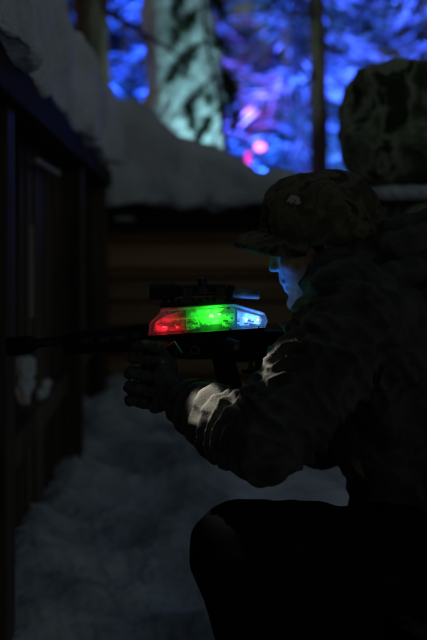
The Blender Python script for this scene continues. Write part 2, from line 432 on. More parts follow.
for i, (x, y, k, s) in enumerate(spots):
    if i < 8: lab = f'blue lit snowy spruce, {order_front[i]} from left in the nearer row beyond the wall'
    else: lab = f'blue lit snowy spruce, {order_front[i-8]} from left in the farther row beyond the wall'
    tr = thing('spruce_tree', (x, y, ground_h(x,y)), lab, 'tree', 'snowy spruces lit blue beyond the wall')
    tr.rotation_euler.z = i*1.37; tr.scale = (s,s,s)
    for nm, me in zip(('trunk','crown','snow_load'), protos[k]):
        o = bpy.data.objects.new(nm, me); C.objects.link(o); o.parent = tr
        if nm != 'trunk': o['kind'] = 'stuff'
random.seed(5)
def bare_tree(name, px, Y, r0, r1, H, mat, label, flare=1.3, lump_=0.03, lean=(0,0), wob=0.0):
    x = (px-213.5)/FPX*Y
    t = thing(name, (x, Y, ground_h(x,Y)), label, 'tree')
    link('trunk', trunk_me(H, r0, r1, flare, lump_, lean=lean, wob=wob), mat, t)
    return t
big = bare_tree('old_tree', 184, 7.7, 0.34, 0.24, 8.5, M['bark_pale'], 'broad pale tree trunk plastered with snow behind the snow bank', 2.0, 0.08, wob=.10)
dk = bare_tree('pine_tree', 88, 7.2, 0.15, 0.10, 8, M['bark_brown'], 'dark brown tree trunk rising behind the fence snow at upper left', 1.3, 0.03, wob=.12)
bm = bmesh.new(); o0 = dk.location
P = [W(98,8,7.2), W(120,18,7.0), W(142,34,6.8), W(165,46,6.6), W(182,60,6.5)]
tube(bm, P, [0.035,0.028,0.022,0.016,0.007], 8)
tube(bm, [P[2], W(150,52,6.7), W(152,66,6.65)], [0.013,0.010,0.005], 6)
tube(bm, [P[1], W(132,10,6.9), W(146,2,6.85)], [0.015,0.011,0.006], 6)
link('limb', bm_me(bm,'limb'), M['bark'], dk, o0)
th = bare_tree('pine_tree', 314, 8.3, 0.082, 0.062, 9, M['bark_brown'], 'slim brown tree trunk standing before the blue spruces above the cap', 1.3, 0.02, lean=(.10,0), wob=.06)
for a, b, c_2 in (((316,40),(345,55),(368,80)),((316,75),(296,90),(280,112)),((318,20),(298,14),(275,22)),((317,100),(338,104),(356,120))):
    bm = bmesh.new(); pts = [W(a[0],a[1],8.25),W(b[0],b[1],8.15),W(c_2[0],c_2[1],8.05)]
    tube(bm, pts, [.022,.014,.006], 7)
    for i in range(5):
        p = pts[1].lerp(pts[2], random.random()); tube(bm, [p, p+Vector((random.uniform(-.12,.12),0,random.uniform(-.2,-.02)))], [.007,.003], 5)
    link('limb', bm_me(bm,'limb'), M['bark'], th, th.location)
def crown_high(t, z0, z1, rad, n, seed):
    random.seed(seed); bm = bmesh.new()
    for i in range(n):
        a = random.uniform(0,2*PI); z = random.uniform(z0,z1); r = rad*(1-(z-z0)/(z1-z0)*0.7)*random.uniform(.2,1)
        p = Vector((r*math.cos(a), r*math.sin(a), z))
        for q in range(5): spray(bm, p+Vector((random.uniform(-.15,.15),random.uniform(-.15,.15),random.uniform(-.1,.1))), Vector((math.cos(a),math.sin(a),random.uniform(-.6,.3))), random.uniform(.15,.3), .03)
    tag(link('crown', bm_me(bm,'crown'), M['needles'], t), kind='stuff')
crown_high(big, 5.2, 9.5, 2.2, 700, 1); crown_high(dk, 5.0, 8.5, 1.5, 400, 2); crown_high(th, 5.2, 9.5, 1.4, 400, 3)
# young pine before the pale trunk
random.seed(43)
x, Y = W(212,0,6.6).x, 6.6
sap = thing('young_pine', (x,Y,ground_h(x,Y)), 'thin young green pine with drooping twigs before the pale trunk', 'tree')
SB = sap.location
bm = bmesh.new(); st = [Vector((x,Y,0)), Vector((x+.02,Y,1.0)), W(226,150,Y), W(220,100,Y), W(206,40,Y), W(198,-60,Y)]
tube(bm, st, [.03,.026,.020,.016,.013,.008], 8)
branches = []
for (bx_, by_, tx, ty) in ((210,40,174,66),(204,5,170,34),(216,75,184,112),(222,105,192,144),(202,-20,174,6),(224,125,206,160),(213,55,234,90),(207,30,228,52),(219,85,238,118),(201,-30,222,10)):
    b = W(bx_,by_,Y); t = W(tx,ty,Y+random.uniform(-.06,.08)); mid = b.lerp(t,.5)+Vector((0,0,.06))
    pts = [b.lerp(mid,s).lerp(mid.lerp(t,s),s) for s in (0,.2,.4,.6,.8,1)]
    tube(bm, pts, [.011,.010,.009,.007,.005,.003], 5); branches.append(pts)
    for i in range(random.randint(2,4)):                # side twigs
        k = random.randint(1,4); p = pts[k]; d = (pts[5]-pts[0]).normalized()
        q = p+d*random.uniform(.04,.12)+Vector((random.uniform(-.05,.05),random.uniform(-.05,.05),random.uniform(-.15,-.03)))
        pp = [p.lerp(q,s/5) for s in range(6)]; tube(bm, pp, [.006,.005,.005,.004,.003,.002], 5); branches.append(pp)
link('trunk', bm_me(bm,'stem'), M['bark'], sap, SB)
bm = bmesh.new()
for pts in branches:
    L = (pts[5]-pts[0]).length; d = (pts[5]-pts[0]).normalized(); k0 = random.uniform(.8,3.2)
    for i in range(int(L*560)):
        s = min(4.99, random.uniform(k0,5)); k = min(4,int(s)); p = pts[k].lerp(pts[k+1], s-k)
        spray(bm, p, d*0.35+Vector((random.uniform(-1,1),random.uniform(-1,1),random.uniform(-1.2,.8))), random.uniform(.04,.10), .0048)
tag(link('crown', bm_me(bm,'needles'), M['needles_light'], sap, SB), kind='stuff')

# ------------------------------------------------------------------ lamps
def spot(name, loc, target, col, power, ang=70, parent=None, base=None, radius=0.08, blend=0.6):
    l = bpy.data.lights.new(name, 'SPOT'); l.energy = power; l.color = col; l.spot_size = R(ang); l.spot_blend = blend; l.shadow_soft_size = radius
    o = bpy.data.objects.new(name, l); C.objects.link(o)
    d = Vector(target)-Vector(loc); o.rotation_euler = d.to_track_quat('-Z','Y').to_euler()
    o.location = Vector(loc)-(Vector(base) if base is not None else Vector((0,0,0)))
    if parent: o.parent = parent
    return o
def point(name, loc, col, power, parent=None, base=None, radius=0.006):
    l = bpy.data.lights.new(name, 'POINT'); l.energy = power; l.color = col; l.shadow_soft_size = radius
    o = bpy.data.objects.new(name, l); C.objects.link(o)
    o.location = Vector(loc)-(Vector(base) if base is not None else Vector((0,0,0)))
    if parent: o.parent = parent
    return o
def floodlight(x, y, target, col, power, lm, label, ang=80, hz=0.75):
    gz = ground_h(x,y); B = Vector((x,y,gz)); t = thing('floodlight', B, label, 'floodlight')
    h = B+Vector((0,0,hz)); d = (Vector(target)-h).normalized(); q = d.to_track_quat('-Z','Y').to_matrix()
    bm = bmesh.new(); box(bm, h-d*0.045, (0.24,0.18,0.06), q, 0.012)
    ho = link('lamp_head', bm_me(bm,'head'), M['gun'], t, B, False)
    bm = bmesh.new(); box(bm, h-d*0.012, (0.20,0.14,0.006), q, 0.002); link('lens', bm_me(bm,'lens'), lm, ho, B, False)
    bm = bmesh.new(); cyl(bm, B-Vector((0,0,.2)), h-d*0.07, 0.018); link('stake', bm_me(bm,'stake'), M['gunmetal'], t, B)
    spot('beam', h+d*0.02, target, col, power, ang, t, B)
BL = (0.022,0.095,1.0)
floodlight(-1.6, 7.9, (-2.2,11,3.2), BL, 3600, M['lamp_bl'], 'blue floodlight staked in snow, leftmost of the blue ones behind the wall')
floodlight(0.35, 8.1, (0.3,12,3.3), BL, 4200, M['lamp_bl'], 'blue floodlight staked in snow, middle of the blue ones behind the wall')
floodlight(1.9, 7.8, (2.4,11,3.4), (0.055,0.115,1.0), 5600, M['lamp_bl'], 'violet blue floodlight staked in snow, rightmost of those behind the wall')
floodlight(0.1, 6.85, (-0.25,7.7,2.9), (0.42,0.90,1.0), 220, M['lamp_t'], 'teal white floodlight staked at the foot of the pale trunk', 90)
# magenta lamps
p = W(260,147,7.75); B = Vector((p.x, p.y, ground_h(p.x,p.y)))
ml = thing('lamp_post', B, 'thin post carrying a round magenta lamp beyond the snow bank', 'lamp')
bm = bmesh.new(); cyl(bm, B-Vector((0,0,.2)), p-Vector((0,0,.04)), 0.012); link('pole', bm_me(bm,'pole'), M['gunmetal'], ml, B)
bm = bmesh.new(); ellip(bm, p, (.050,.050,.036)); link('globe', bm_me(bm,'globe'), M['lamp_mw'], ml, B)
spot('glow', p+Vector((-.06,.06,.04)), W(244,88,10.2), (0.75,0.01,0.42), 420, 30, ml, B, .05)
p = W(248,163,7.6); B = Vector((p.x, p.y, ground_h(p.x,p.y)))
ml = thing('tube_lamp', B, 'short upright magenta tube lamp on a stake beside the round lamp', 'lamp')
bm = bmesh.new(); cyl(bm, B-Vector((0,0,.2)), p-Vector((0,0,.14)), 0.012); link('stake', bm_me(bm,'pole'), M['gunmetal'], ml, B)
bm = bmesh.new(); capsule(bm, p-Vector((0,0,.075)), p+Vector((0,0,.075)), .020,.020); link('tube', bm_me(bm,'tube'), M['lamp_m'], ml, B)
bm = bmesh.new(); cyl(bm, p-Vector((0,0,.15)), p-Vector((0,0,.085)), .027); link('socket', bm_me(bm,'sock'), M['gun'], ml, B)

# ------------------------------------------------------------------ barricade and sacks on the right
BY = 2.95
LB = Vector((1.1, BY, 0))
bar = thing('log_barricade', LB, 'stacked log barricade under the camouflage sacks behind the kneeling person', 'barricade')
z = 0.0
for i in range(5):
    bm = bmesh.new(); r = 0.10+random.uniform(-.006,.006)
    cyl(bm, (0.55+random.uniform(-.03,.03), BY, z+r-0.01), (1.75, BY+.02, z+r-0.01), r, r*0.95, 20); z += 2*r-0.012
    link('log', bm_me(bm,'log'), M['bark'], bar, LB)
for xx in (0.72,1.6):
    for dy in (-.125,.145):
        bm = bmesh.new(); cyl(bm, (xx,BY+dy,-.2),(xx,BY+dy,0.93),.03); link('stake', bm_me(bm,'stake'), M['bark'], bar, LB)
logtop = z
def sack(c, h, label, seed, vox=0.012, mat='bag', name='camouflage_sack', cat='sack', group='camouflage sacks piled on the barricade', eb=.40, ez=.55):
    bm = bmesh.new()
    U, V = 40, 24
    rows = []
    f = lambda w, e: math.copysign(abs(w)**e, w)
    for j in range(1, V):
        b = -PI/2+PI*j/V
        rows.append([bm.verts.new(Vector(c)+Vector((h[0]*f(math.cos(b),eb)*f(math.cos(2*PI*k/U),.6), h[1]*f(math.cos(b),eb)*f(math.sin(2*PI*k/U),.6), h[2]*f(math.sin(b),ez)))) for k in range(U)])
    for a, b_ in zip(rows[:-1], rows[1:]):
        for k in range(U): bm.faces.new((a[k], a[(k+1)%U], b_[(k+1)%U], b_[k]))
    bm.faces.new(rows[0]); bm.faces.new(rows[-1])
    me = remesh(bm, vox, 3)
    k = min(1, h[2]/.15)
    disp(me, 0.035*k, 4, seed); disp(me, 0.016*k, 13, seed+2); disp(me, 0.005, 38, seed+4)
    co = get_co(me); no = get_no(me); w = pn(co*np.array([1,1,.35],np.float32), 14, seed)
    set_co(me, co+no*(0.010*k*(1-np.abs(w)*2.2))[:,None])
    o = link(name, me, M[mat]); tag(o, label, cat, group); return o
sack((0.85, BY, logtop+.055), (0.33,0.19,.06), 'flat dark camouflage sack lowest in the pile right of the cap', 3)
sack((0.82, BY-.01, logtop+.135), (0.33,0.22,.030), 'lower snow layer pressed between the camouflage sacks at right', 6, .008, 'snow', 'snow_layer', 'snow', None)
sack((0.83, BY, logtop+.20), (0.315,0.20,.048), 'flat camouflage sack between the two snow layers at right', 5)
sack((0.81, BY-.01, logtop+.268), (0.33,0.22,.024), 'upper snow layer right under the big rounded sack', 9, .008, 'snow', 'snow_layer', 'snow', None)
sack((0.785, BY, logtop+.287+.20), (0.345,0.21,0.208), 'big rounded camouflage sack topping the pile at upper right', 14)

# ------------------------------------------------------------------ rifle
GY = 1.66
GB = W(200,340,GY)
gun = thing('toy_rifle', GB, 'black toy rifle with a clear housing glowing red, green and blue in the gloved hands', 'toy rifle')
def gp(name, polys, half, mat, bev=0.002, parent=None, smooth=False, y0=None):
    bm = bmesh.new()
    for po in polys: prism(bm, po, GY, half, bev, y0)
    return link(name, bm_me(bm, name), mat, parent or gun, GB, smooth)
housing = gp('light_housing', [[(149,335),(151,322),(156,318),(162,310.5),(233,305.5),(239,309),(263,314.5),(266,320),(263,327)]], 0.021, M['clear'], 0)
gp('reflector_plate', [[(153,333),(155,323),(165,315.5),(187,310.5),(232,307.5),(240,312),(260,316.5),(262,320),(260,325)]], 0.003, M['guide'], 0.001, housing, y0=.008)
random.seed(21)
for i in range(44):                                   # components standing before the reflector
    px = random.uniform(158,257); lo = 331-(px-160)*.05; hi = 318 if px < 187 else (309 if px < 234 else 316)
    py = random.uniform(hi+1.5, lo-2); w_, h_ = random.uniform(0.8,6), random.uniform(0.6,2.2)
    gp('component', [[(px-w_/2,py+h_/2),(px-w_/2,py-h_/2),(px+w_/2,py-h_/2),(px+w_/2,py+h_/2)]], random.uniform(.001,.004), random.choice([M['chip'],M['chip_dark'],M['chip_dark'],M['grey_metal']]), 0, housing, y0=random.uniform(-.012,-.002))
gp('component', [[(200,331),(200,325),(222,323.5),(222,329.5)]], .004, M['chip_dark'], .0005, housing, y0=-.004)
gp('component', [[(158,333),(158,331.5),(184,329.6),(184,331)]], .004, M['chip_dark'], .0003, housing, y0=-.006)
receiver = gp('receiver', [[(148,338),(264,330),(284,331),(296,340),(290,352),(232,358),(186,358),(148,353)]], 0.020, M['gun'], 0.004)
def led(kind, pts, mat, r):
    for px, py in pts:
        bm = bmesh.new(); c = W(px,py,GY); cyl(bm, c+Vector((0,.006,0)), c+Vector((0,-.002,0)), r, r*0.6, 12)
        link(kind, bm_me(bm,kind), mat, housing, GB, False)
led('red_led', [(166,329)], M['led_r'], .0025)
led('green_led', [(211,316),(219,314)], M['led_g'], .0036)
led('blue_led', [(247,320),(258,320)], M['led_b'], .0028)
for nm, px, py, col, pw in (('red_glow',164,328,(1,.006,.02),.036),('red_glow',177,327,(1,.006,.02),.020),('green_glow',213,316,(.02,1,.02),.24),('green_glow',196,322,(.02,1,.02),.014),('blue_glow',246,320,(.06,.24,1),.095),('blue_glow',257,320,(.12,.36,1),.070)):
    point(nm, W(px,py,GY)+Vector((0,-.008,0)), col, pw, gun, GB, .002)
point('blue_glow', W(249,304,GY)+Vector((0,-.012,0)), (.02,.10,1), .010, gun, GB, .0015)  # added point that tints the eyepiece blue
c = W(267,321,GY); bm = bmesh.new(); cyl(bm, c+Vector((-.004,0,0)), c+Vector((.001,0,0)), .0045,.004,14); link('added_rear_led', bm_me(bm,'rear'), M['gunmetal'], housing, GB, None)  # made-up LED body for the face spot that follows
spot('added_face_glow', c+Vector((.004,.012,.003)), W(274,273,1.68), (.004,.13,1), .62, 72, gun, GB, .004, .9)  # added spot throwing the housing's blue onto the face
spot('added_brow_glow', W(238,303,GY-.024), W(270,252,1.67), (.02,1,.45), .028, 50, gun, GB, .004, .95)  # added green spill outside the housing, aimed at the brow
for po in ([(185,331),(185,310),(186.4,310),(186.4,331)],[(235,326),(235,309),(237,310),(237,326)]):
    gp('divider', [po], 0.0150, M['chip_dark'], 0.0, housing)
gp('housing_rib', [[(163,320),(163,318.8),(233,314),(233,315.2)]], 0.0192, M['clear_rib'], 0.0, housing)
gp('flange', [[(148,337.2),(148,334.6),(264,326.4),(264,329)]], 0.0222, M['gun'], 0.0005, housing)
for po in ([(161,310.6),(161,309.4),(233,304.4),(233,305.6)],[(233,305.4),(234,304.4),(264.5,313.4),(267,320),(264,327),(263.2,326.6),(265.6,320),(263.2,314.2)],[(149,334.4),(150.6,321.8),(155.8,317.6),(161.4,310),(162.2,310.3),(156.5,318.1),(151.6,322.2),(150,334.4)]):
    gp('edge_strip', [po], 0.0226, M['clear_rib'], 0.0, housing)
for px, py in ((157,332.6),(190,330.2),(230,327.6),(258,325.6),(168,311.4),(228,307.2)):
    bm = bmesh.new(); c = W(px,py,GY); cyl(bm, c+Vector((0,-.0205,0)), c+Vector((0,-.0232,0)), .0022,.0018,10); link('screw', bm_me(bm,'screw'), M['grey_metal'], housing, GB, None)
rail = gp('rail', [[(160,307.6),(160,303),(236,299),(236,303.4)]], 0.010, M['gun'], 0.0006)
for k in range(10):
    gp('rail_tooth', [[(163+7*k,302.6-.37*k),(163+7*k,299.5-.37*k),(167+7*k,299.3-.37*k),(167+7*k,302.4-.37*k)]], 0.0104, M['gun'], 0.0006, rail)
gp('front_sight', [[(160,316),(161,306),(170,306),(172,312)]], 0.006, M['clear_rib'], 0.001)
bm = bmesh.new()
def c_(px,py): return W(px,py,GY)
cyl(bm, c_(150,292), c_(172,291), .015, .015); cyl(bm, c_(172,291), c_(180,290.7), .015, .0105); cyl(bm, c_(180,290.7), c_(226,289.5), .0105)
cyl(bm, c_(226,289.5), c_(233,292), .0105, .012)
sco = link('scope', bm_me(bm,'scope'), M['gun'], gun, GB, None)
for a, b, r in ((c_(203,286), c_(202,278), .0085),(W(203,290,GY-.009), W(203,290,GY-.022), .008)):
    bm = bmesh.new(); cyl(bm, a, b, r); link('turret', bm_me(bm,'turret'), M['gunmetal'], sco, GB, None)
bm = bmesh.new(); cyl(bm, c_(233,293), c_(259,295), .0090, .0082); link('eyepiece', bm_me(bm,'eye'), M['grey_metal'], sco, GB, None)
bm = bmesh.new(); cyl(bm, c_(259,295), c_(259.6,295), .0065); link('lens', bm_me(bm,'lens'), M['lens'], sco, GB, None)
bm = bmesh.new(); cyl(bm, c_(150,292), c_(149.4,292), .013); link('lens', bm_me(bm,'lens2'), M['lens'], sco, GB, None)
for po in ([(184,303),(183,288),(192,288),(192,302.5)],[(216,301.5),(216,287),(225,287),(225,301)]):
    gp('scope_mount', [po], 0.0125, M['gunmetal'], 0.001, sco)
bm = bmesh.new(); cyl(bm, c_(150,330), c_(18,346), .009); link('barrel', bm_me(bm,'barrel'), M['gunmetal'], gun, GB, None)
bm = bmesh.new(); cyl(bm, c_(30,344.5), c_(8,347), .017,.017); cyl(bm, c_(36,343.8), c_(30,344.5), .011,.017); mz = link('muzzle', bm_me(bm,'muz'), M['gun'], gun, GB, None)
bm = bmesh.new(); cyl(bm, c_(8,347), c_(7.4,347), .013); link('lens', bm_me(bm,'mlens'), M['lens'], mz, GB, None)
hg = gp('handguard', [[(150,323),(150,350),(66,354),(62,342),(66,333)]], 0.018, M['gun'], 0.004)
for k in range(4):
    gp('handguard_slot', [[(84+16*k,338-1.8*k),(84+16*k,343-1.8*k),(94+16*k,342-1.8*k),(94+16*k,337-1.8*k)]], 0.0187, M['gunmetal'], 0.0006, hg)
gp('foregrip', [[(142,350),(158,350),(156,372),(154,408),(140,408),(141,372)]], 0.014, M['gun'], 0.005)
gp('magazine', [[(212,357),(234,357),(238,376),(244,390),(224,394),(216,378)]], 0.012, M['gun'], 0.003)
gp('pistol_grip', [[(256,352),(278,351),(288,388),(291,406),(271,408),(266,388)]], 0.013, M['gun'], 0.005)
gp('trigger_guard', [[(238,357),(258,356),(262,374),(244,373),(241,370),(257,371),(255,359),(239,360)]], 0.005, M['gun'], 0.0008)
gp('trigger', [[(250,357),(254,357),(252,368),(248,367)]], 0.003, M['gunmetal'], 0.0006)
gp('stock', [[(282,331),(300,334),(346,330),(350,376),(334,376),(318,350),(290,352)]], 0.016, M['gun'], 0.005)
for px, py, r in ((195,349,.0085),(166,346,.005)):
    bm = bmesh.new(); c = W(px,py,GY); cyl(bm, c+Vector((0,-.0195,0)), c+Vector((0,-.0228,0)), r, r*.92, 20)
    bt = link('button', bm_me(bm,'btn'), M['grey_metal'], receiver, GB, None)
bm = bmesh.new(); c = W(195,349,GY); cyl(bm, c+Vector((0,-.0222,0)), c+Vector((0,-.0236,0)), .0064); link('button_cap', bm_me(bm,'cap'), M['gun'], receiver, GB, None)
# added hooded lights on invented mounts, put here to brighten the sleeve
for px, py, yy_, tgt, ang, pw in ((174,350,1.500,W(214,408,1.505),56,2.9),(232,345,1.520,W(272,360,1.46),50,1.2)):
    c = W(px,py,yy_); d_ = (tgt-c).normalized()
    bm = bmesh.new(); cup(bm, c-d_*.012, c+d_*.012, .0095, .0082); lm_ = link('added_light_module', bm_me(bm,'mod'), M['gun'], gun, GB, None)
    bm = bmesh.new(); cyl(bm, c-d_*.009, c-d_*.0075, .006, .005, 16); link('added_white_led', bm_me(bm,'wl'), M['added_led_w'], lm_, GB, None)
    bm = bmesh.new(); cyl(bm, c+Vector((0,.008,0)), W(px,346,GY)+Vector((0,-.015,0)), .004, .004, 14); link('added_bracket', bm_me(bm,'br'), M['gun'], lm_, GB, None)
    spot('added_sleeve_glow', c+d_*.006, c+d_*.1, (1.0,.95,.82), pw, ang, gun, GB, .003, .6)

# ------------------------------------------------------------------ person
PB = Vector((0.35, 1.68, 0))
person = thing('person', PB, 'person in camouflage cap and dark hooded jacket kneeling and aiming the glowing rifle', 'person')
Lsh, Lel, Lwr = W(355,312,1.53), W(267,440,1.46), W(180,399,1.615)
Rsh, Rel, Rwr = W(352,305,1.87), W(318,432,1.93), W(292,376,1.715)
chest, belly, pelvis, neckb = W(406,372,1.72), W(440,455,1.73), W(454,545,1.72), W(350,282,1.695)
Lhip, Lkn, Lan = W(442,560,1.62), W(234,550,1.50), W(300,800,1.52)
Rhip, Rkn, Ran = Vector((.44,1.83,.46)), Vector((.20,1.87,.085)), Vector((.60,1.86,.09))
HO = W(320,240,1.68); HR = Matrix.Rotation(R(-14),3,'Y') 
def hd(x,y,z): return HO + HR @ Vector((x,y,z))

def grip_hand(axis_top, axis_bot, wrist, sgn, levels, index_straight=False):
    """sgn -1: palm on the near side; +1: palm on the far side"""
    fingers = []; A, Bt = Vector(axis_top), Vector(axis_bot)
    lens = (0.96,1.05,1.0,0.82)
    kn = []
    for i, lv in enumerate(levels):
        c = A.lerp(Bt, lv); f = lens[i]
        def q(deg, rad, dz=0): 
            a = R(deg); return c + Vector((math.cos(a)*rad, sgn*math.sin(a)*rad, dz))
        k0 = q(62, .039, -.004); kn.append(k0)
        if index_straight and i == 0:
            pts = [k0, q(112,.034), q(150,.058*f), q(160,.080*f)]
        else:
            pts = [k0, q(150,.037*f,.002), q(212,.031,-.002), q(285,.027,-.004)]
        fingers.append((pts, (.0112,.0102,.0092,.0082) if i < 3 else (.0098,.009,.0082,.0075)))
    w = Vector(wrist)
    palm = [(w, k, .019, .0130) for k in kn]
    tb = w.lerp(kn[0], 0.35)+Vector((0,sgn*-.004,.012))
    c = A.lerp(Bt, levels[0])
    tm = c+Vector((.030, sgn*.020, .022)); tt = c+Vector((-.008, sgn*.024, .027)); te = c+Vector((-.030, sgn*.020,.025))
    thumb = ([w.lerp(tb,.6), tb, tm, tt, te], (.017,.0155,.0125,.011,.0092))
    return fingers, palm, thumb
LH = grip_hand(W(152,352,GY), W(144,410,GY), Lwr+Vector((-.006,0,.004)), -1, (.10,.35,.60,.83))
RH = grip_hand(W(267,356,GY), W(281,404,GY), Rwr, 1, (.08,.38,.62,.85), True)
def hand_bm(bm, H, wr, elbow, sc):
    fingers, palm, thumb = H
    for pts, rad in fingers: chain(bm, pts, rad, sc)
    for a, b, ra, rb in palm: capsule(bm, a, b, ra*sc, rb*sc)
    ks = [f[0][0] for f in fingers]
    for a, b in zip(ks[:-1], ks[1:]): capsule(bm, a.lerp(wr,.12), b.lerp(wr,.12), .0118*sc, .0118*sc); capsule(bm, a.lerp(wr,.45), b.lerp(wr,.45), .0150*sc, .0150*sc)
    chain(bm, thumb[0], thumb[1], sc)
    capsule(bm, wr, wr.lerp(elbow, .16), .024*sc, .029*sc)

# body: one continuous surface from head to feet and fingertips
bm = bmesh.new()
def he(x,y,z,r,rot=None): ellip(bm, hd(x,y,z), r, HR)
he(.012,0,.03,(.092,.074,.080)); he(-.035,0,-.03,(.056,.060,.082)); he(-.040,0,-.080,(.045,.046,.036)); he(-.074,0,-.104,(.017,.020,.015))
capsule(bm, hd(-.085,0,.014), hd(-.100,0,-.030), .0070,.0080)
for s in (-1,1):
    he(-.093,s*.0085,-.032,(.011,.007,.0065)); he(-.064,s*.040,-.026,(.024,.022,.020)); he(.012,s*.076,-.012,(.018,.009,.030))
    capsule(bm, hd(-.088,s*.008,.024), hd(-.074,s*.045,.022), .010,.009)
    capsule(bm, hd(-.02,s*.055,-.05), hd(-.056,s*.035,-.096), .018,.016)
capsule(bm, hd(-.085,-.016,-.062), hd(-.085,.016,-.062), .0062,.0062); capsule(bm, hd(-.082,-.014,-.075), hd(-.082,.014,-.075), .0068,.0068)
capsule(bm, hd(-.086,0,-.048), hd(-.087,0,-.058), .0070,.0070)
capsule(bm, hd(.022,0,-.07), neckb, .054, .062)
for a, b, ra, rb in ((neckb,chest,.08,.14),(chest,belly,.14,.13),(belly,pelvis,.13,.14),(neckb,Lsh,.06,.06),(neckb,Rsh,.06,.06),
                     (Lsh,Lel,.050,.038),(Lel,Lwr,.034,.021),(Rsh,Rel,.055,.042),(Rel,Rwr,.040,.024),
                     (pelvis,Lhip,.11,.085),(pelvis,Rhip,.11,.085),(Lhip,Lkn,.082,.05),(Lkn,Lan,.05,.035),(Rhip,Rkn,.082,.05),(Rkn,Ran,.05,.035)):
    capsule(bm, a, b, ra, rb)
capsule(bm, Lan+Vector((.02,0,-.04)), Lan+Vector((-.16,0,-.055)), .032,.024); capsule(bm, Ran+Vector((.0,0,-.02)), Ran+Vector((.10,0,-.06)), .03,.022)
hand_bm(bm, LH, Lwr, Lel, .72); hand_bm(bm, RH, Rwr, Rel, .72)
me = remesh(bm, 0.0030, 4)
link('body', me, M['skin'], person, PB)
for s in (-1,1):
    bm = bmesh.new(); ellip(bm, hd(-.0735,s*.030,.003), (.012,.012,.012)); link('eye', bm_me(bm,'eye'), M['eye'], person, PB)
bm = bmesh.new(); ellip(bm, hd(.030,0,.012), (.085,.0795,.080), HR); me = remesh(bm, .005, 1); disp(me,.003,60)
link('hair', me, M['hair'], person, PB)

# cap
bm = bmesh.new(); prof = [(-.006,1.0),(.018,1.035),(.042,1.05),(.064,1.02),(.084,.95),(.101,.84),(.114,.69),(.122,.5),(.126,.25)]
rows = []; N = 64
CX, RX, RYc = .010, .110, .094
for z, s in prof:
    lift = max(0, 1-(z+.006)/.06)
    rows.append([bm.verts.new(hd(CX+RX*s*math.cos(2*PI*k/N), RYc*s*math.sin(2*PI*k/N), z - .018*math.cos(2*PI*k/N)*lift - .003*math.cos(2*PI*k/N))) for k in range(N)])
for a, b in zip(rows[:-1], rows[1:]):
    for k in range(N): bm.faces.new((a[k], a[(k+1)%N], b[(k+1)%N], b[k]))
bm.faces.new(rows[-1]); 
inner = [bm.verts.new(hd(CX+.101*math.cos(2*PI*k/N), .083*math.sin(2*PI*k/N), .008-.018*math.cos(2*PI*k/N))) for k in range(N)]
for k in range(N): bm.faces.new((rows[0][k], inner[k], inner[(k+1)%N], rows[0][(k+1)%N]))
bm.faces.new(inner[::-1])
bmesh.ops.subdivide_edges(bm, edges=bm.edges, cuts=2, use_grid_fill=True, smooth=0.6)
me = bm_me(bm,'cap'); disp(me,.008,18,4); disp(me,.003,55,7)
cap = link('cap', me, M['cap'], person, PB)
bm = bmesh.new()                                     # sewn band round the crown
rr = []
for z, o_ in ((-.010,.0),(-.012,.004),(.004,.007),(.024,.006),(.030,.0)):
    rr.append([bm.verts.new(hd(CX+(RX+.002+o_)*math.cos(2*PI*k/N), (RYc+.002+o_)*math.sin(2*PI*k/N), z-.021*math.cos(2*PI*k/N))) for k in range(N)])
for a, b in zip(rr[:-1], rr[1:]):
    for k in range(N): bm.faces.new((a[k], a[(k+1)%N], b[(k+1)%N], b[k]))
me = bm_me(bm,'band'); disp(me,.003,40,2); link('band', me, M['cap'], cap, PB)
bm = bmesh.new(); nu, nv = 25, 8; top=[]; bot=[]
for j in range(nv):
    t = j/(nv-1); rt=[]; rb=[]
    for i in range(nu):
        a = R(-76+152*i/(nu-1)); ca, sa = math.cos(a), math.sin(a)
        x0, y0 = CX-(RX+.002)*ca, (RYc+.002)*sa
        ext = .057*max(0,math.cos(a*1.02))**0.55
        x, y_ = x0-ext*t, y0*(1+.02*t)
        z = .040 + .012*t*math.cos(a) - .018*t*t - .042*(abs(sa)**1.5)*(0.6+0.4*t)
        rt.append(bm.verts.new(hd(x,y_,z+.0045))); rb.append(bm.verts.new(hd(x,y_,z-.0045)))
    top.append(rt); bot.append(rb)
for j in range(nv-1):
    for i in range(nu-1):
        bm.faces.new((top[j][i],top[j][i+1],top[j+1][i+1],top[j+1][i])); bm.faces.new((bot[j][i],bot[j+1][i],bot[j+1][i+1],bot[j][i+1]))
for i in range(nu-1): bm.faces.new((top[-1][i],top[-1][i+1],bot[-1][i+1],bot[-1][i])); bm.faces.new((top[0][i],bot[0][i],bot[0][i+1],top[0][i+1]))
for j in range(nv-1):
    for i in (0,nu-1): bm.faces.new((top[j][i],top[j+1][i],bot[j+1][i],bot[j][i]))
me = bm_me(bm,'visor'); disp(me,.003,30,2); link('visor', me, M['cap'], cap, PB)
bm = bmesh.new()
a = R(243); bc = hd(CX+.1070*math.cos(a), .0925*math.sin(a), .082); nrm = HR @ Vector((math.cos(a)*.8, math.sin(a), .45)).normalized()
q = nrm.to_track_quat('Z','Y').to_matrix()
for k in range(7):
    aa = k*2.4; ellip(bm, bc+q@Vector((.008*math.cos(aa)*(.4+.1*k),.006*math.sin(aa)*(.4+.1*k),0)), (.0085,.0062,.003), q)
me = remesh(bm,.0013,2); link('badge', me, M['badge'], cap, PB)

